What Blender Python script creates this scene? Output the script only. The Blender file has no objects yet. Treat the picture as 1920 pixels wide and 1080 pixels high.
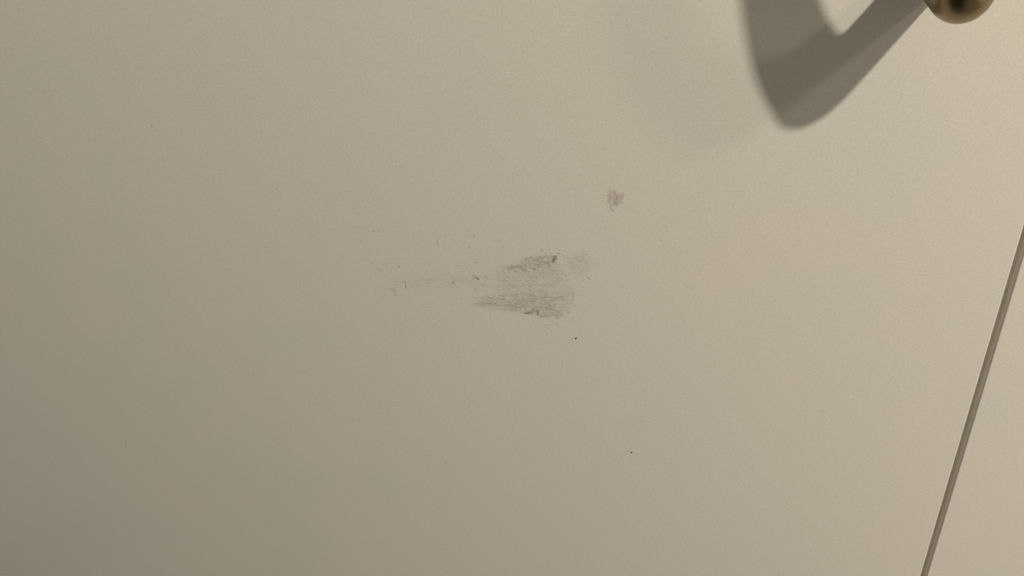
import bpy, bmesh, math
import numpy as np
from mathutils import Matrix, Vector

# ---------------------------------------------------------------- camera, light, exposure
# All measures are millimetres on the door face (x right, z up, y into the door), written to metres with MM.
MM = 0.001
scene = bpy.context.scene
col = scene.collection

cam_data = bpy.data.cameras.new("camera")
cam_data.sensor_width = 36.0
cam_data.lens = 30.0
cam_data.clip_start = 0.005
cam_data.clip_end = 50.0
cam = bpy.data.objects.new("camera", cam_data)
col.objects.link(cam)
RIGHT_AXIS = Vector((0.981225, 0.189685, -0.034893))
DOWN_AXIS = Vector((0.065611, -0.498416, -0.864452))
VIEW_AXIS = Vector((-0.181364, 0.845932, -0.501503))
rot = Matrix((RIGHT_AXIS, -DOWN_AXIS, -VIEW_AXIS)).transposed()
cam.matrix_world = Matrix.Translation(Vector((50.383, -235.0, 139.3177)) * MM) @ rot.to_4x4()
scene.camera = cam

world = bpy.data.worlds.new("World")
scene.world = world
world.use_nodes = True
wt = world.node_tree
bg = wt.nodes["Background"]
# stand-in for the unseen room: bright right, dim left, shaped for brass reflections
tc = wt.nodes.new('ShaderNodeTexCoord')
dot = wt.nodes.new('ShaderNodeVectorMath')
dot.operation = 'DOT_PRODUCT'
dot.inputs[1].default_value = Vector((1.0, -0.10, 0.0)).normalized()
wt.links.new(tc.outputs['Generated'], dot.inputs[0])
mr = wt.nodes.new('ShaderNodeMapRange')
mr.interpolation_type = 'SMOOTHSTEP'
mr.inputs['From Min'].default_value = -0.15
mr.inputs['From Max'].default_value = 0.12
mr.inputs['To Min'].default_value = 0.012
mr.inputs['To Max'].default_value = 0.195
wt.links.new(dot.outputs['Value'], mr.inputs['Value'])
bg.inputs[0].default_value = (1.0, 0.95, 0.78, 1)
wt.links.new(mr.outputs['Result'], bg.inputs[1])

def lamp(name, pos, watts, radius, colour):
    d = bpy.data.lights.new(name, 'POINT')
    d.energy = watts
    d.shadow_soft_size = radius * MM
    d.color = colour
    o = bpy.data.objects.new(name, d)
    o.location = Vector(pos) * MM
    col.objects.link(o)
    return o

lamp("lamp_near", (477.7, -486.0, 603.2), 19.4, 14.5, (1.0, 0.90, 0.72))
lamp("lamp_far", (1733.2, -1100.7, 1566.7), 30.0, 90.0, (1.0, 0.85, 0.66))

# added soft fill, low on the right, lifting the door's lower right corner
side = bpy.data.lights.new("fill_side", 'AREA')
side.shape = 'DISK'
side.size = 260 * MM
side.energy = 0.55
side.color = (1.0, 0.80, 0.60)
side_o = bpy.data.objects.new("fill_side", side)
side_o.location = Vector((520, -260, -120)) * MM
side_o.rotation_euler = (Vector((110, 0, -40)) * MM - side_o.location).to_track_quat('-Z', 'Y').to_euler()
col.objects.link(side_o)

vs = scene.view_settings
vs.view_transform = 'Standard'
vs.look = 'None'
vs.exposure = 0.0
vs.gamma = 1.0
vs.use_curve_mapping = False
scene.cycles.use_denoising = True
scene.cycles.denoiser = 'OPENIMAGEDENOISE'
scene.cycles.denoising_input_passes = 'RGB_ALBEDO_NORMAL'

# ---------------------------------------------------------------- outlines of the wear on the door face (mm)
MAIN= [(-3.58, 7.47), (-0.02, 9.28), (5.85, 11.61), (10.25, 13.24), (14.49, 12.76), (15.16, 10.9), (16.84, 7.55), (18.71, 4.57), (20.77, 0.19), (20.61, -4.23), (17.81, -8.32), (14.81, -10.33), (9.31, -10.27), (4.33, -9.45), (0.22, -8.96), (-7.33, -8.34), (-12.92, -7.34), (-13.93, -5.97), (-9.64, -3.78), (-5.4, -1.62), (-4.99, 3.43)]
UPPER= [(-1.5, 7.03), (0.83, 8.76), (3.31, 10.28), (5.93, 11.52), (7.67, 12.3), (9.57, 13.19), (11.27, 13.31), (14.49, 12.95), (14.65, 12.01), (13.62, 10.22), (12.74, 8.61), (10.69, 9.05), (8.95, 7.96), (6.7, 7.61), (4.24, 6.46), (1.62, 6.27), (-0.64, 6.5)]
LOWER= [(-13.28, -7.37), (-10.98, -5.33), (-6.39, -3.73), (-0.09, -2.43), (7.02, -1.27), (12.27, -1.67), (15.74, -3.2), (13.97, -5.98), (17.11, -7.77), (14.81, -10.22), (9.31, -10.07), (4.34, -9.24), (0.23, -8.75), (-7.32, -8.13)]
MIDDLE= [(5.48, 7.33), (10.67, 7.69), (13.23, 5.93), (12.33, 2.92), (9.16, 0.7), (5.68, 1.43), (4.53, 4.32)]
RIGHT= [(17.54, 13.34), (24.91, 14.58), (25.64, 9.7), (23.48, 5.31), (19.22, 6.36)]
LEFT= [(-38.93, 0.75), (-34.15, 2.32), (-28.59, 2.92), (-18.45, 5.05), (-12.17, 5.49), (-5.13, 4.41), (-5.03, -1.39), (-9.97, -3.2), (-17.99, -1.37), (-28.93, -0.97), (-36.47, -2.35)]
SCRATCHES= [([(13.53, 10.59), (13.97, 11.58), (14.46, 12.47)], 0.407, 0.75), ([(13.63, 11.46), (14.31, 11.79)], 0.407, 0.7), ([(12.33, 9.74), (12.32, 8.78)], 0.37, 0.45), ([(11.43, 12.27), (12.79, 12.36)], 0.24, 0.35), ([(8.83, 10.37), (9.34, 10.06), (9.94, 10.44)], 0.185, 0.45), ([(6.1, 11.53), (6.97, 11.68)], 0.24, 0.45), ([(5.74, 10.64), (6.61, 11.08)], 0.277, 0.35), ([(0.09, 7.34), (0.44, 7.46)], 0.222, 0.45), ([(0.8, 7.78), (1.34, 8.21)], 0.333, 0.35), ([(-0.63, 7.0), (0.43, 7.07)], 0.148, 0.3), ([(-3.22, 7.89), (-2.86, 8.01)], 0.24, 0.3), ([(10.02, 14.55), (10.52, 14.4)], 0.222, 0.45), ([(14.93, 13.87), (15.94, 13.75)], 0.204, 0.4), ([(11.53, 13.51), (11.61, 13.14)], 0.148, 0.35), ([(12.46, 13.19), (12.62, 12.63)], 0.148, 0.35), ([(22.75, 13.97), (24.75, 14.06)], 0.167, 0.3), ([(20.4, 13.72), (20.74, 13.55)], 0.277, 0.2), ([(22.78, 8.55), (22.79, 7.78)], 0.277, 0.25), ([(24.67, 5.78), (25.18, 5.43)], 0.277, 0.35), ([(15.63, 6.3), (16.49, 6.55), (17.34, 6.13), (18.03, 5.59)], 0.185, 0.35), ([(14.0, -2.54), (15.05, -2.35), (15.92, -2.08), (16.96, -2.0)], 0.167, 0.45), ([(13.48, -1.97), (14.35, -2.71)], 0.24, 0.35), ([(19.57, -0.4), (20.17, -0.55), (20.0, -1.66)], 0.37, 0.32), ([(18.69, -7.63), (18.34, -8.07)], 0.37, 0.25), ([(4.07, -9.26), (5.41, -9.21)], 0.277, 0.8), ([(5.68, -9.13), (6.85, -8.41)], 0.315, 0.6), ([(7.75, -8.34), (8.46, -8.07), (8.25, -9.53)], 0.351, 0.65), ([(8.43, -9.73), (10.03, -9.86), (12.34, -9.81)], 0.185, 0.5), ([(14.64, -9.82), (15.87, -9.31)], 0.333, 0.4), ([(11.64, -9.04), (12.34, -9.4)], 0.222, 0.35), ([(10.41, -8.32), (12.53, -8.35)], 0.167, 0.35), ([(9.74, -5.92), (10.45, -5.76)], 0.407, 0.3), ([(10.79, -6.85), (12.55, -6.5)], 0.925, 0.22), ([(16.41, -8.64), (16.76, -9.03)], 0.296, 0.3), ([(-12.64, 3.47), (-11.96, 2.92)], 0.61, 0.314), ([(-11.6, 2.94), (-11.09, 2.54)], 0.285, 0.76), ([(-8.34, 3.98), (-8.02, 3.21)], 0.488, 0.19), ([(-19.84, 0.73), (-19.6, 0.38)], 0.265, 0.475), ([(-36.71, -0.21), (-36.28, -0.49), (-36.32, -2.76)], 0.183, 0.427), ([(-40.37, -3.89), (-40.36, -5.56)], 0.509, 0.209), ([(-28.56, 1.1), (-28.32, 0.71)], 0.224, 0.332), ([(-29.44, -0.49), (-28.33, -0.41)], 0.204, 0.209), ([(-25.96, 1.59), (-23.95, 1.74)], 0.204, 0.19), ([(-23.93, 16.4), (-23.79, 14.87), (-23.82, 13.33)], 0.167, 0.212), ([(-11.57, 18.68), (-11.51, 18.31)], 0.167, 0.468), ([(-13.59, 14.18), (-13.08, 13.92)], 0.24, 0.297), ([(-9.98, 12.87), (-9.65, 12.6)], 0.222, 0.255), ([(-11.97, 8.85), (-11.09, 8.72)], 0.296, 0.212), ([(-17.42, 7.1), (-15.99, 7.1)], 0.204, 0.17), ([(-21.29, 17.33), (-21.13, 17.15)], 0.222, 0.212), ([(-28.72, 21.44), (-28.38, 21.27)], 0.148, 0.17), ([(-44.84, 18.21), (-44.76, 17.64)], 0.204, 0.31), ([(-43.54, 18.48), (-43.22, 18.11)], 0.277, 0.124), ([(-52.38, 19.21), (-50.93, 19.1), (-48.77, 18.84), (-47.27, 19.12)], 0.167, 0.186), ([(-49.96, 13.91), (-49.18, 14.26)], 0.185, 0.186), ([(-47.23, 6.25), (-47.21, 5.64)], 0.167, 0.248), ([(-49.68, 7.49), (-48.09, 6.79)], 0.259, 0.112), ([(-46.7, 4.46), (-44.73, 3.79), (-43.93, 2.63)], 0.315, 0.136), ([(-37.87, 5.48), (-37.36, 5.12)], 0.222, 0.238), ([(-41.02, 7.07), (-39.62, 6.36)], 0.204, 0.119), ([(-17.88, 4.29), (-18.0, 1.67)], 0.244, 0.152), ([(-4.83, 6.99), (-4.58, 4.84)], 0.259, 0.128), ([(-12.57, -1.36), (-12.22, -1.54)], 0.326, 0.266), ([(-9.74, 1.08), (-9.62, -0.12)], 0.163, 0.237), ([(-13.12, -4.57), (-11.66, -4.45)], 0.183, 0.285), ([(-9.04, -6.31), (-7.59, -6.19)], 0.204, 0.332), ([(-8.17, -3.26), (-7.88, -4.67)], 0.224, 0.285), ([(-4.57, -2.98), (-3.14, -3.07)], 0.222, 0.35), ([(-1.02, 1.03), (0.89, 0.17)], 0.204, 0.35), ([(0.35, -5.24), (1.01, -6.83)], 0.222, 0.3), ([(9.97, -13.28), (12.47, -13.19)], 0.148, 0.3), ([(14.08, -12.26), (14.79, -12.3)], 0.185, 0.3), ([(11.38, -14.38), (12.63, -14.37)], 0.148, 0.2), ([(11.22, -16.67), (11.31, -16.92)], 0.167, 0.45), ([(7.19, 6.28), (8.92, 6.2), (10.29, 5.72)], 0.24, 0.22), ([(10.66, 7.11), (11.33, 5.99)], 0.222, 0.3), ([(7.66, 4.15), (8.15, 2.61)], 0.296, 0.2), ([(-5.53, -4.48), (-1.98, -5.43)], 0.244, 0.209), ([(-1.97, -5.22), (2.47, -5.89), (6.94, -4.72)], 0.277, 0.14), ([(1.75, -0.67), (6.3, -1.73)], 0.222, 0.18), ([(0.16, 4.4), (4.52, 4.12)], 0.222, 0.16), ([(13.21, 4.95), (14.92, 3.11)], 0.259, 0.16), ([(-13.28, -7.27), (-10.21, -7.74), (-5.7, -8.31), (0.59, -8.72)], 0.265, 0.19), ([(-11.92, 3.6), (-11.55, 3.62)], 0.153, 0.114), ([(-26.09, 0.85), (-25.12, 1.24)], 0.275, 0.095), ([(-25.33, -1.44), (-24.51, -1.62)], 0.222, 0.127), ([(-16.51, 2.05), (-16.15, 2.06)], 0.321, 0.074), ([(-16.51, 0.73), (-15.56, 0.98)], 0.32, 0.069), ([(-15.45, 1.71), (-14.92, 1.75)], 0.184, 0.107), ([(-11.88, 3.64), (-11.16, 3.87)], 0.234, 0.165), ([(-32.47, -1.21), (-31.91, -1.29)], 0.245, 0.096), ([(-40.56, -1.94), (-39.68, -1.62)], 0.217, 0.184), ([(-26.41, 0.86), (-26.08, 0.87)], 0.293, 0.15), ([(-16.33, 0.75), (-15.63, 0.93)], 0.164, 0.152), ([(-18.01, 1.35), (-17.75, 1.31)], 0.222, 0.165), ([(-27.09, 0.78), (-26.06, 0.78)], 0.344, 0.156), ([(-11.84, 2.65), (-10.96, 2.59)], 0.224, 0.135), ([(-23.64, -0.17), (-23.15, -0.08)], 0.143, 0.118), ([(-18.24, -0.06), (-17.89, -0.14)], 0.344, 0.09), ([(-11.37, 2.1), (-11.21, 2.13)], 0.317, 0.169), ([(-35.92, -1.09), (-35.33, -0.95)], 0.255, 0.08), ([(-9.93, 2.25), (-9.79, 2.26)], 0.143, 0.091), ([(-28.49, 0.69), (-27.98, 0.58)], 0.235, 0.149), ([(-10.04, 3.78), (-9.6, 3.72)], 0.263, 0.158), ([(-22.84, 0.13), (-22.75, 0.13)], 0.15, 0.085), ([(-33.29, -1.54), (-33.01, -1.42)], 0.265, 0.176), ([(-28.21, 0.66), (-27.43, 0.76)], 0.302, 0.183), ([(-27.21, 1.36), (-26.3, 1.53)], 0.189, 0.174), ([(-22.53, 2.44), (-22.12, 2.46)], 0.243, 0.073), ([(-39.5, -1.76), (-38.54, -1.67)], 0.147, 0.135), ([(-23.12, 1.46), (-22.53, 1.41)], 0.257, 0.127), ([(-18.87, -0.77), (-18.11, -0.74)], 0.181, 0.189), ([(-14.03, 2.5), (-13.52, 2.61)], 0.196, 0.072), ([(-40.72, -4.13), (-40.49, -4.18)], 0.283, 0.097), ([(-38.59, -0.9), (-38.0, -0.92)], 0.254, 0.122), ([(-30.94, 0.19), (-30.69, 0.13)], 0.292, 0.098), ([(-33.88, -0.1), (-32.93, 0.24)], 0.217, 0.088), ([(-41.27, -3.54), (-40.76, -3.4)], 0.265, 0.188), ([(-9.09, 0.96), (-8.11, 0.96)], 0.163, 0.172), ([(-26.59, 0.08), (-25.88, 0.22)], 0.246, 0.079), ([(-13.67, 0.73), (-13.2, 0.78)], 0.335, 0.113), ([(-9.42, 1.82), (-8.98, 1.89)], 0.155, 0.101), ([(-32.63, -0.58), (-32.09, -0.56)], 0.148, 0.086), ([(-8.01, 2.95), (-6.99, 3.11)], 0.166, 0.117), ([(-12.13, 2.4), (-11.24, 2.74)], 0.282, 0.099), ([(-23.44, 2.1), (-22.52, 1.91)], 0.157, 0.131), ([(-34.36, -1.53), (-33.58, -1.6)], 0.181, 0.108), ([(-25.54, 0.2), (-24.68, 0.16)], 0.211, 0.121), ([(-30.12, 18.08), (-30.58, 18.0)], 0.154, 0.156), ([(11.37, 1.5), (11.58, 1.39)], 0.191, 0.164988280119138), ([(-2.79, 7.48), (-3.12, 7.3)], 0.145, 0.22978281211851487), ([(-16.22, 6.09), (-15.99, 5.98)], 0.183, 0.126), ([(-22.4, 6.35), (-23.27, 6.27)], 0.168, 0.096), ([(-28.82, 12.66), (-28.8, 12.63)], 0.1, 0.091), ([(-44.3, 0.25), (-43.76, -0.01)], 0.093, 0.056), ([(-28.64, 3.94), (-28.69, 3.92)], 0.215, 0.113), ([(-20.45, 14.0), (-19.77, 13.76)], 0.133, 0.151), ([(-40.63, 3.7), (-41.28, 3.27)], 0.174, 0.09), ([(-8.77, 3.63), (-8.76, 3.3)], 0.134, 0.125), ([(-18.37, 11.36), (-18.42, 11.25)], 0.121, 0.198), ([(-2.45, 14.66), (-2.96, 14.24)], 0.192, 0.21579867908887918), ([(2.42, -0.92), (2.39, -0.98)], 0.169, 0.1685891494930502), ([(-23.14, 16.54), (-22.94, 16.52)], 0.202, 0.111), ([(-17.88, 11.06), (-17.61, 10.85)], 0.097, 0.11), ([(-18.15, 9.48), (-18.83, 9.13)], 0.194, 0.132), ([(-28.22, 4.11), (-28.26, 3.9)], 0.191, 0.196), ([(-11.86, 4.5), (-11.28, 4.23)], 0.21, 0.096), ([(-42.68, 1.41), (-43.46, 1.08)], 0.095, 0.07), ([(-2.31, 9.49), (-2.69, 9.28)], 0.15, 0.12067482015236555), ([(-24.25, -0.86), (-24.45, -0.89)], 0.117, 0.133), ([(-3.66, 12.77), (-3.12, 12.63)], 0.184, 0.08106898142302241), ([(-29.41, 4.89), (-29.16, 4.7)], 0.14, 0.099), ([(12.31, 0.0), (12.44, -0.05)], 0.15, 0.1052607812163875), ([(-5.52, 0.61), (-5.85, 0.47)], 0.198, 0.139), ([(0.86, -2.86), (1.46, -2.86)], 0.114, 0.24259194356900954), ([(-5.32, 14.65), (-5.58, 14.57)], 0.094, 0.1), ([(3.8, 4.41), (4.22, 4.16)], 0.134, 0.13806198344580062), ([(-44.77, 5.23), (-44.96, 5.22)], 0.186, 0.131), ([(3.06, 2.98), (3.05, 2.91)], 0.156, 0.24813532690767715), ([(-37.45, 11.22), (-37.34, 10.81)], 0.093, 0.097), ([(-35.75, 5.67), (-36.19, 5.49)], 0.097, 0.145), ([(-17.27, -5.12), (-17.24, -5.6)], 0.109, 0.083), ([(12.02, 4.75), (11.86, 4.71)], 0.186, 0.11774181811906846), ([(-8.8, 4.94), (-8.39, 4.88)], 0.208, 0.133), ([(-9.11, 2.48), (-9.49, 2.41)], 0.202, 0.088), ([(-29.53, 8.3), (-29.43, 8.11)], 0.119, 0.129), ([(-11.85, -1.94), (-11.39, -2.15)], 0.188, 0.144), ([(15.96, 1.31), (15.68, 1.19)], 0.125, 0.23787397552112854), ([(-34.98, 12.75), (-34.83, 12.52)], 0.161, 0.126), ([(-13.47, 7.75), (-13.89, 7.66)], 0.142, 0.133), ([(-21.27, 12.75), (-21.25, 12.69)], 0.131, 0.138), ([(-47.59, -5.85), (-47.75, -5.9)], 0.173, 0.094), ([(-52.74, 6.26), (-52.26, 6.28)], 0.143, 0.095), ([(-17.99, 5.15), (-17.99, 4.92)], 0.143, 0.095), ([(-37.11, 10.63), (-37.72, 10.37)], 0.093, 0.117), ([(-50.24, 2.54), (-50.43, 2.11)], 0.169, 0.057), ([(-11.54, -0.05), (-11.63, -0.2)], 0.212, 0.237), ([(2.72, -4.63), (3.4, -4.65)], 0.164, 0.11970250313423997), ([(-6.76, 15.48), (-6.54, 15.46)], 0.187, 0.073), ([(-16.56, 8.4), (-16.77, 8.31)], 0.13, 0.074), ([(-18.07, 5.91), (-18.23, 5.6)], 0.108, 0.188), ([(-35.47, 21.89), (-35.58, 21.79)], 0.182, 0.127)]
STAIN_MARKS= [([(32.03, 35.34), (32.68, 34.51)], 0.592, 0.3), ([(30.78, 34.58), (30.87, 33.89)], 0.296, 0.4), ([(30.92, 33.72), (31.0, 33.03)], 0.259, 0.4), ([(30.5, 32.66), (30.98, 32.51)], 0.296, 0.4), ([(33.09, 34.18), (32.96, 32.96), (32.83, 32.08)], 0.407, 0.45), ([(33.65, 34.03), (34.75, 34.26)], 0.315, 0.42), ([(34.61, 33.56), (34.77, 33.48)], 0.259, 0.4), ([(33.85, 32.65), (34.17, 32.5)], 0.333, 0.3), ([(32.59, 31.89), (33.08, 31.39)], 0.333, 0.45), ([(31.27, 30.95), (31.52, 29.99)], 0.204, 0.42), ([(31.69, 29.73), (32.25, 29.59)], 0.24, 0.38), ([(31.14, 35.9), (31.23, 35.47)], 0.204, 0.3), ([(32.42, 35.48), (32.5, 35.36)], 0.185, 0.45), ([(32.46, 30.83), (32.78, 30.67)], 0.222, 0.25), ([(33.94, 35.09), (34.11, 34.58)], 0.24, 0.3)]
STAIN= [(30.42, 36.47), (31.85, 36.19), (33.29, 35.4), (34.89, 34.96), (34.98, 32.01), (33.41, 31.23), (32.13, 31.34), (31.15, 31.99), (30.35, 32.3)]
STAIN_WARM= [(32.53, 34.15), (34.91, 34.27), (34.98, 31.84), (33.08, 31.39), (32.26, 32.4)]
SPECKS= [(20.99, -17.73, 0.444), (40.9, -64.41, 0.425), (101.92, -38.5, 0.296), (27.13, -19.71, 0.222), (-115.53, 51.42, 0.407), (-164.44, -85.46, 0.407), (-174.57, -9.84, 0.222), (-176.95, -146.8, 0.24), (-102.88, -112.4, 0.185), (45.17, 81.06, 0.185), (-70.89, -105.19, 0.222), (-28.44, -78.35, 0.222)]
GAP_FLOOR = 3.2
ELBOW = 2.2
HANDLE = (20.4, 11.49, 1.0866, 134.8)

# ---------------------------------------------------------------- materials
def new_mat(name):
    m = bpy.data.materials.new(name)
    m.use_nodes = True
    nt = m.node_tree
    return m, nt, nt.nodes["Principled BSDF"]

def node(nt, kind, **kw):
    n = nt.nodes.new(kind)
    for k, v in kw.items():
        setattr(n, k, v)
    return n

def paint_material(name, wear):
    """Matt white lacquer with a fine roller texture; 'wear' brings in the grime stored on the mesh."""
    m, nt, bsdf = new_mat(name)
    L = nt.links.new
    geo = node(nt, 'ShaderNodeNewGeometry')
    cloud = node(nt, 'ShaderNodeTexNoise')
    cloud.inputs['Scale'].default_value = 24.0
    cloud.inputs['Detail'].default_value = 6.0
    L(geo.outputs['Position'], cloud.inputs['Vector'])
    ramp = node(nt, 'ShaderNodeValToRGB')
    ramp.color_ramp.elements[0].position = 0.3
    ramp.color_ramp.elements[0].color = (0.752, 0.744, 0.708, 1)
    ramp.color_ramp.elements[1].position = 0.7
    ramp.color_ramp.elements[1].color = (0.778, 0.752, 0.718, 1)
    L(cloud.outputs['Fac'], ramp.inputs['Fac'])
    grain = node(nt, 'ShaderNodeTexNoise')
    grain.inputs['Scale'].default_value = 1500.0
    grain.inputs['Detail'].default_value = 5.0
    L(geo.outputs['Position'], grain.inputs['Vector'])
    gr = node(nt, 'ShaderNodeMapRange')
    gr.inputs['From Min'].default_value = 0.25
    gr.inputs['From Max'].default_value = 0.75
    gr.inputs['To Min'].default_value = 0.915
    gr.inputs['To Max'].default_value = 1.075
    L(grain.outputs['Fac'], gr.inputs['Value'])
    mul = node(nt, 'ShaderNodeMix', data_type='RGBA', blend_type='MULTIPLY')
    mul.inputs['Factor'].default_value = 1.0
    L(ramp.outputs['Color'], mul.inputs['A'])
    L(gr.outputs['Result'], mul.inputs['B'])
    colour = mul.outputs['Result']
    if wear:
        att = node(nt, 'ShaderNodeAttribute', attribute_name='wear')
        warm = node(nt, 'ShaderNodeAttribute', attribute_name='warm')
        g = node(nt, 'ShaderNodeMix', data_type='RGBA')
        g.inputs['A'].default_value = (0.175, 0.138, 0.092, 1)
        g.inputs['B'].default_value = (0.270, 0.160, 0.100, 1)
        L(warm.outputs['Fac'], g.inputs['Factor'])
        mx = node(nt, 'ShaderNodeMix', data_type='RGBA')
        L(att.outputs['Fac'], mx.inputs['Factor'])
        L(colour, mx.inputs['A'])
        L(g.outputs['Result'], mx.inputs['B'])
        colour = mx.outputs['Result']
    L(colour, bsdf.inputs['Base Color'])
    bsdf.inputs['Roughness'].default_value = 0.62
    bsdf.inputs['Specular IOR Level'].default_value = 0.25
    peel = node(nt, 'ShaderNodeTexNoise')
    peel.inputs['Scale'].default_value = 700.0
    peel.inputs['Detail'].default_value = 4.0
    L(geo.outputs['Position'], peel.inputs['Vector'])
    bump = node(nt, 'ShaderNodeBump')
    bump.inputs['Strength'].default_value = 0.6
    bump.inputs['Distance'].default_value = 0.00006
    L(peel.outputs['Fac'], bump.inputs['Height'])
    L(bump.outputs['Normal'], bsdf.inputs['Normal'])
    return m

PAINT = paint_material("white_lacquer", False)
WORN = paint_material("worn_lacquer", True)

def brass_material():
    m, nt, bsdf = new_mat("aged_brass")
    L = nt.links.new
    geo = node(nt, 'ShaderNodeNewGeometry')
    n1 = node(nt, 'ShaderNodeTexNoise')
    n1.inputs['Scale'].default_value = 260.0
    n1.inputs['Detail'].default_value = 4.0
    L(geo.outputs['Position'], n1.inputs['Vector'])
    ramp = node(nt, 'ShaderNodeValToRGB')
    ramp.color_ramp.elements[0].color = (0.26, 0.200, 0.110, 1)
    ramp.color_ramp.elements[1].color = (0.33, 0.255, 0.140, 1)
    L(n1.outputs['Fac'], ramp.inputs['Fac'])
    L(ramp.outputs['Color'], bsdf.inputs['Base Color'])
    bsdf.inputs['Metallic'].default_value = 1.0
    rr = node(nt, 'ShaderNodeMapRange')
    rr.inputs['To Min'].default_value = 0.27
    rr.inputs['To Max'].default_value = 0.40
    L(n1.outputs['Fac'], rr.inputs['Value'])
    L(rr.outputs['Result'], bsdf.inputs['Roughness'])
    return m
BRASS = brass_material()

def dirt_material(name, colour):
    m, nt, bsdf = new_mat(name)
    bsdf.inputs['Base Color'].default_value = colour
    bsdf.inputs['Roughness'].default_value = 0.8
    return m
DIRT = dirt_material("dark_dirt", (0.075, 0.062, 0.042, 1))
DUST = dirt_material("pale_dust", (0.50, 0.47, 0.40, 1))

def carcass_material():
    m, nt, bsdf = new_mat("carcass_board")
    bsdf.inputs['Base Color'].default_value = (0.82, 0.78, 0.70, 1)
    bsdf.inputs['Roughness'].default_value = 0.7
    return m
BOARD = carcass_material()

# ---------------------------------------------------------------- builders
def link(name, mesh, mat, parent=None):
    o = bpy.data.objects.new(name, mesh)
    if mat:
        mesh.materials.append(mat)
    col.objects.link(o)
    if parent:
        o.parent = parent
        o.matrix_parent_inverse = parent.matrix_world.inverted()
    return o

def slab(name, x0, x1, y0, y1, z0, z1, mat, parent=None, edge=0.35):
    bm = bmesh.new()
    bmesh.ops.create_cube(bm, size=1.0)
    for v in bm.verts:
        v.co = Vector((x0 if v.co.x < 0 else x1, y0 if v.co.y < 0 else y1, z0 if v.co.z < 0 else z1)) * MM
    if edge:
        bmesh.ops.bevel(bm, geom=bm.edges[:], offset=edge * MM, segments=3, profile=0.5, affect='EDGES')
    me = bpy.data.meshes.new(name)
    bm.to_mesh(me)
    bm.free()
    return link(name, me, mat, parent)

def empty(name, pos, label, cat, group=None):
    o = bpy.data.objects.new(name, None)
    o.location = Vector(pos) * MM
    o.empty_display_size = 0.02
    col.objects.link(o)
    o["label"] = label
    o["category"] = cat
    if group:
        o["group"] = group
    bpy.context.view_layer.update()
    return o

# ---------------------------------------------------------------- cupboard: two fronts and the carcass behind the gap
DOOR_EDGE = 145.31
GAP = 2.07
THICK = 18.0
Z0, Z1 = -560.0, 380.0

def carcass_mesh():
    bm = bmesh.new()
    for x0, x1, y0, y1 in ((-330, 630, THICK + 0.5, THICK + 16.5),
                           (DOOR_EDGE + 0.02, DOOR_EDGE + GAP - 0.02, GAP_FLOOR, THICK + 0.5)):  # filler strip added so the inside of the gap looks brighter
        vs_ = [bm.verts.new(Vector((x, y, z)) * MM) for x in (x0, x1) for y in (y0, y1) for z in (Z0, Z1)]
        for f in ((0, 1, 3, 2), (4, 6, 7, 5), (0, 4, 5, 1), (2, 3, 7, 6), (0, 2, 6, 4), (1, 5, 7, 3)):
            bm.faces.new([vs_[q] for q in f])
    bmesh.ops.recalc_face_normals(bm, faces=bm.faces)
    me = bpy.data.meshes.new("cupboard_carcass")
    bm.to_mesh(me)
    bm.free()
    return me
carcass = link("cupboard_carcass", carcass_mesh(), BOARD)
carcass["kind"] = "structure"

door = empty("cupboard_door", (-92, 0, Z0),
             "white painted cupboard door with brass bow handle and scuffed patch", "door")
slab("panel", -330, DOOR_EDGE, 0, THICK, Z0, Z1, PAINT, door)

door2 = empty("cupboard_door", (388, 0, Z0),
              "plain white cupboard front right of the thin dark gap", "door")
slab("panel", DOOR_EDGE + GAP, 630, 0, THICK, Z0, Z1, PAINT, door2)

# ---------------------------------------------------------------- brass bow handle, swept along its bent centre line
def handle_path():
    base_x, base_z = 108.5, 98.75
    leg, r_elbow, a_elbow, r_bow = HANDLE
    ds = 0.6
    y = z = tot = 0.0
    a = -0.0551
    pts = []
    while a < math.pi / 2:
        pts.append((y, z))
        y += math.cos(a) * ds
        z += math.sin(a) * ds
        tot += ds
        if tot >= leg:
            a += ds / (r_elbow if a < a_elbow else r_bow)
    half = z
    pts += [(yy, 2 * half - zz) for yy, zz in reversed(pts)]
    return [Vector((base_x, -yy, base_z + zz)) for yy, zz in pts]

def sweep(name, pts, rad, mat, parent, n=40):
    verts, faces = [], []
    side = Vector((1, 0, 0))
    m = len(pts)
    for i, p in enumerate(pts):
        t = (pts[min(i + 1, m - 1)] - pts[max(i - 1, 0)]).normalized()
        up = side.cross(t).normalized()
        r = rad(p)
        ang = math.atan2(abs(t.z), abs(t.y))            # 0 along the leg, 90 degrees along the grip
        corner = ELBOW * math.sin(min(ang * 1.2, math.pi / 2) * 2) if ang < 1.3 else 0.0
        push = Vector((0, -0.78, -0.626 if i < m // 2 else 0.626))
        for k in range(n):
            a = 2 * math.pi * k / n
            nrm = side * math.cos(a) + up * math.sin(a)
            f = nrm.dot(push)
            fill = min(1.0, f * 2.5) if f > 0 else 1.3 * max(-1.0, f * 1.3)
            verts.append((p + nrm * r + push * corner * fill) * MM)
    for i in range(m - 1):
        for k in range(n):
            k2 = (k + 1) % n
            faces.append((i * n + k, i * n + k2, (i + 1) * n + k2, (i + 1) * n + k))
    faces.append(tuple(range(n))[::-1])
    faces.append(tuple((m - 1) * n + k for k in range(n)))
    me = bpy.data.meshes.new(name)
    me.from_pydata([tuple(v) for v in verts], [], faces)
    me.polygons.foreach_set("use_smooth", [True] * len(me.polygons))
    bm = bmesh.new()
    bm.from_mesh(me)
    bmesh.ops.recalc_face_normals(bm, faces=bm.faces)
    bm.to_mesh(me)
    bm.free()
    return link(name, me, mat, parent)

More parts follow.
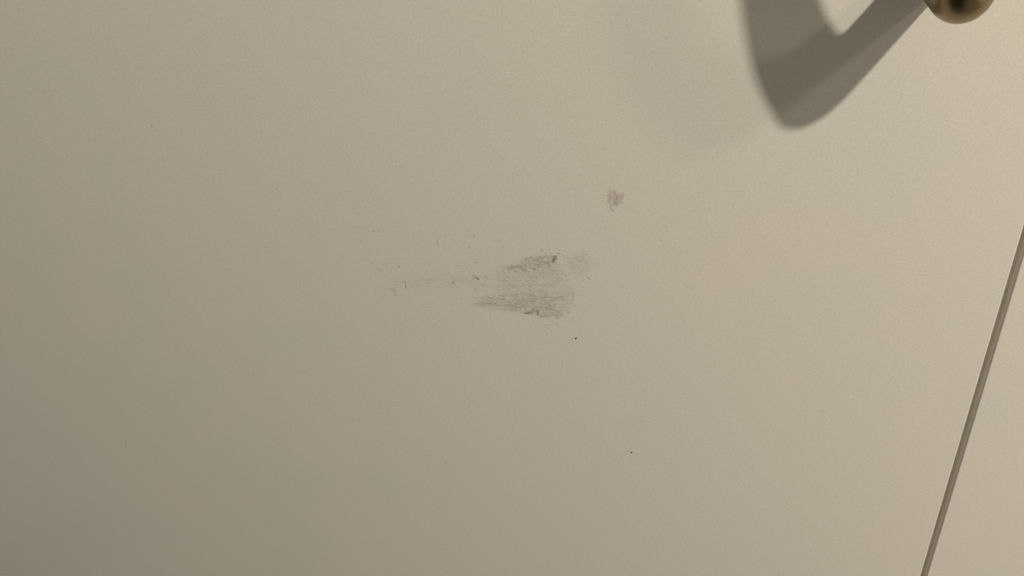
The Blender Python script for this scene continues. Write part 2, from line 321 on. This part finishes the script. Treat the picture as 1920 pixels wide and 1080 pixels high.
def handle_radius(p):
    k = min(1.0, max(0.0, -p.y / 30.0))
    return 5.4 + 0.6 * k
handle = sweep("handle", handle_path(), handle_radius, BRASS, door)
handle["label"] = "brass bow handle casting a long shadow"

# ---------------------------------------------------------------- wear on the paint: thin irregular relief with its own grime
rng = np.random.default_rng(11)

def smooth(t):
    t = np.clip(t, 0, 1)
    return t * t * (3 - 2 * t)

def vnoise(U, V, sx, sy, seed):
    """Smooth value noise with cell size sx by sy millimetres."""
    r = np.random.default_rng(seed)
    T = r.random((128, 128))
    x, y = U / sx + 1000.0, V / sy + 1000.0
    i, j = np.floor(x).astype(int), np.floor(y).astype(int)
    fx, fy = smooth(x - i), smooth(y - j)
    g = lambda a, b: T[a % 128, b % 128]
    return (g(i, j) * (1 - fx) + g(i + 1, j) * fx) * (1 - fy) + (g(i, j + 1) * (1 - fx) + g(i + 1, j + 1) * fx) * fy

def seg_dist(U, V, a, b):
    ax, ay = a
    dx, dy = b[0] - ax, b[1] - ay
    l2 = dx * dx + dy * dy + 1e-12
    t = np.clip(((U - ax) * dx + (V - ay) * dy) / l2, 0, 1)
    return np.hypot(U - ax - t * dx, V - ay - t * dy)

def poly_sdf(U, V, P):
    """Signed distance to a polygon, positive inside."""
    d = np.full(U.shape, 1e9)
    ins = np.zeros(U.shape, bool)
    for k in range(len(P)):
        a, b = P[k], P[(k + 1) % len(P)]
        d = np.minimum(d, seg_dist(U, V, a, b))
        if a[1] != b[1]:
            c = ((a[1] > V) != (b[1] > V)) & (U < (b[0] - a[0]) * (V - a[1]) / (b[1] - a[1]) + a[0])
            ins ^= c
    return np.where(ins, d, -d)

def soft(U, V, P, edge, wob=0.0, seed=1):
    s = poly_sdf(U, V, P)
    if wob:
        s = s + wob * (vnoise(U, V, 1.1, 0.7, seed) + 0.6 * vnoise(U, V, 0.45, 0.35, seed + 1) - 0.8)
    return smooth(s / edge + 0.5)

def strokes(U, V, S, seed):
    out = np.zeros(U.shape)
    jit = vnoise(U, V, 0.35, 0.3, seed)
    for pts, w, k in S:
        k = k if k > 0.42 else k * 0.8
        u = [p[0] for p in pts]
        v = [p[1] for p in pts]
        mu = w * 3 + 0.2
        c = np.where((U[:, 0] > min(u) - mu) & (U[:, 0] < max(u) + mu))[0]
        r = np.where((V[0] > min(v) - mu) & (V[0] < max(v) + mu))[0]
        if len(c) == 0 or len(r) == 0:
            continue
        sl = (slice(c[0], c[-1] + 1), slice(r[0], r[-1] + 1))
        d = np.full(U[sl].shape, 1e9)
        for a, b in zip(pts[:-1], pts[1:]):
            d = np.minimum(d, seg_dist(U[sl], V[sl], a, b))
        d = d + (jit[sl] - 0.5) * w * 0.9
        out[sl] = np.maximum(out[sl], k * smooth(1.35 - d / w * 0.75))
    return out

def relief(name, u0, u1, v0, v1, pitch, field, parent):
    """Height field just proud of the paint: hidden under it where the wear is nil."""
    nu, nv = int((u1 - u0) / pitch), int((v1 - v0) / pitch)
    U, V = np.meshgrid(np.linspace(u0, u1, nu), np.linspace(v0, v1, nv), indexing='ij')
    wear, warm, rough = field(U, V)
    lift = np.maximum(smooth(wear / 0.05), 0)
    H = -0.006 + 0.011 * lift + 0.08 * np.maximum(rough - 0.36, 0.0) * smooth(wear / 0.16)
    keep_v = wear > 0.004
    q = keep_v[:-1, :-1] | keep_v[1:, :-1] | keep_v[:-1, 1:] | keep_v[1:, 1:]
    used = np.zeros((nu, nv), bool)
    used[:-1, :-1] |= q
    used[1:, :-1] |= q
    used[:-1, 1:] |= q
    used[1:, 1:] |= q
    idx = np.full((nu, nv), -1)
    idx[used] = np.arange(used.sum())
    co = np.stack([U[used], -H[used], V[used]], 1) * MM
    i, j = np.where(q)
    F = np.stack([idx[i, j], idx[i + 1, j], idx[i + 1, j + 1], idx[i, j + 1]], 1)
    me = bpy.data.meshes.new(name)
    me.from_pydata(co.tolist(), [], F.tolist())
    for nm, A in (("wear", wear), ("warm", warm)):
        at = me.attributes.new(nm, 'FLOAT', 'POINT')
        at.data.foreach_set("value", np.ascontiguousarray(A[used], dtype=np.float32))
    me.polygons.foreach_set("use_smooth", [True] * len(me.polygons))
    return link(name, me, WORN, parent)

def scuff_field(U, V):
    streak = 0.6 * vnoise(U, V, 3.2, 0.45, 3) + 0.4 * vnoise(U, V, 0.8, 0.3, 4)
    blot = 0.6 * vnoise(U, V, 1.6, 1.1, 5) + 0.4 * vnoise(U, V, 0.6, 0.45, 6)
    a = soft(U, V, MAIN, 3.0, 2.0, 20)
    w = a * (0.02 + 0.185 * streak)
    w = np.maximum(w, soft(U, V, UPPER, 1.6, 2.2, 30) * (0.10 + 0.40 * blot))
    w = np.maximum(w, soft(U, V, LOWER, 2.0, 1.8, 40) * (0.06 + 0.34 * streak))
    w = np.maximum(w, soft(U, V, MIDDLE, 2.4, 1.4, 50) * (0.02 + 0.38 * blot * streak))
    w = np.maximum(w, soft(U, V, RIGHT, 4.5, 2.4, 60) * (0.26 * blot * streak + 0.04))
    w = np.maximum(w, soft(U, V, LEFT, 4.5, 2.4, 70) * (0.008 + 0.15 * streak * blot))
    pock = 0.5 * vnoise(U, V, 0.9, 0.5, 8) + 0.5 * vnoise(U, V, 0.4, 0.3, 9)
    w = w * (1 - 0.75 * smooth((pock - 0.60) / 0.12))
    w = w * 1.12
    fleck = 0.5 * vnoise(U, V, 0.7, 0.32, 21) + 0.5 * vnoise(U, V, 0.33, 0.26, 22)
    w = w * (1 + 1.1 * smooth((fleck - 0.66) / 0.12))
    w = np.maximum(w, strokes(U, V, SCRATCHES, 12))
    rough = 0.55 * vnoise(U, V, 1.1, 0.5, 13) + 0.45 * vnoise(U, V, 0.45, 0.3, 14)
    return w, np.zeros(U.shape), rough

scuff = relief("scuff_mark", -62, 27.5, -23, 27, 0.11, scuff_field, door)
scuff["label"] = "grey scuffed patch of worn paint with dark chips"

def stain_field(U, V):
    blot = 0.5 * vnoise(U, V, 0.9, 0.8, 15) + 0.5 * vnoise(U, V, 0.4, 0.4, 16)
    w = soft(U, V, STAIN, 1.0, 1.2, 80) * (0.02 + 0.22 * blot)
    w = np.maximum(w * 1.7, 1.1 * strokes(U, V, STAIN_MARKS, 18))
    warm = 0.15 + 0.6 * soft(U, V, STAIN_WARM, 1.6, 0.8, 90)
    return w, warm, 0.7 * blot

stain = relief("stain", 28.5, 37, 27.0, 39, 0.09, stain_field, door)
stain["label"] = "small brownish stain above the scuffed patch"

# ---------------------------------------------------------------- lone specks of dirt stuck to the paint
def speck(n, u, v, r, seed):
    g = np.random.default_rng(seed)
    bm = bmesh.new()
    bmesh.ops.create_icosphere(bm, subdivisions=2, radius=1.0)
    ang, sx = g.uniform(0, 3.1), g.uniform(0.65, 0.9)
    ca, sa = math.cos(ang), math.sin(ang)
    for q in bm.verts:
        k = r * g.uniform(0.75, 1.15)
        x, y, z = q.co.x * k * sx, q.co.y * k * 0.35, q.co.z * k
        q.co = Vector((u + x * ca - z * sa, y, v + x * sa + z * ca)) * MM
    me = bpy.data.meshes.new("speck")
    bm.to_mesh(me)
    bm.free()
    return link("speck", me, DIRT if n < 2 else DUST, door)

for n, (u, v, r) in enumerate(SPECKS):
    speck(n, u, v, r, 100 + n)
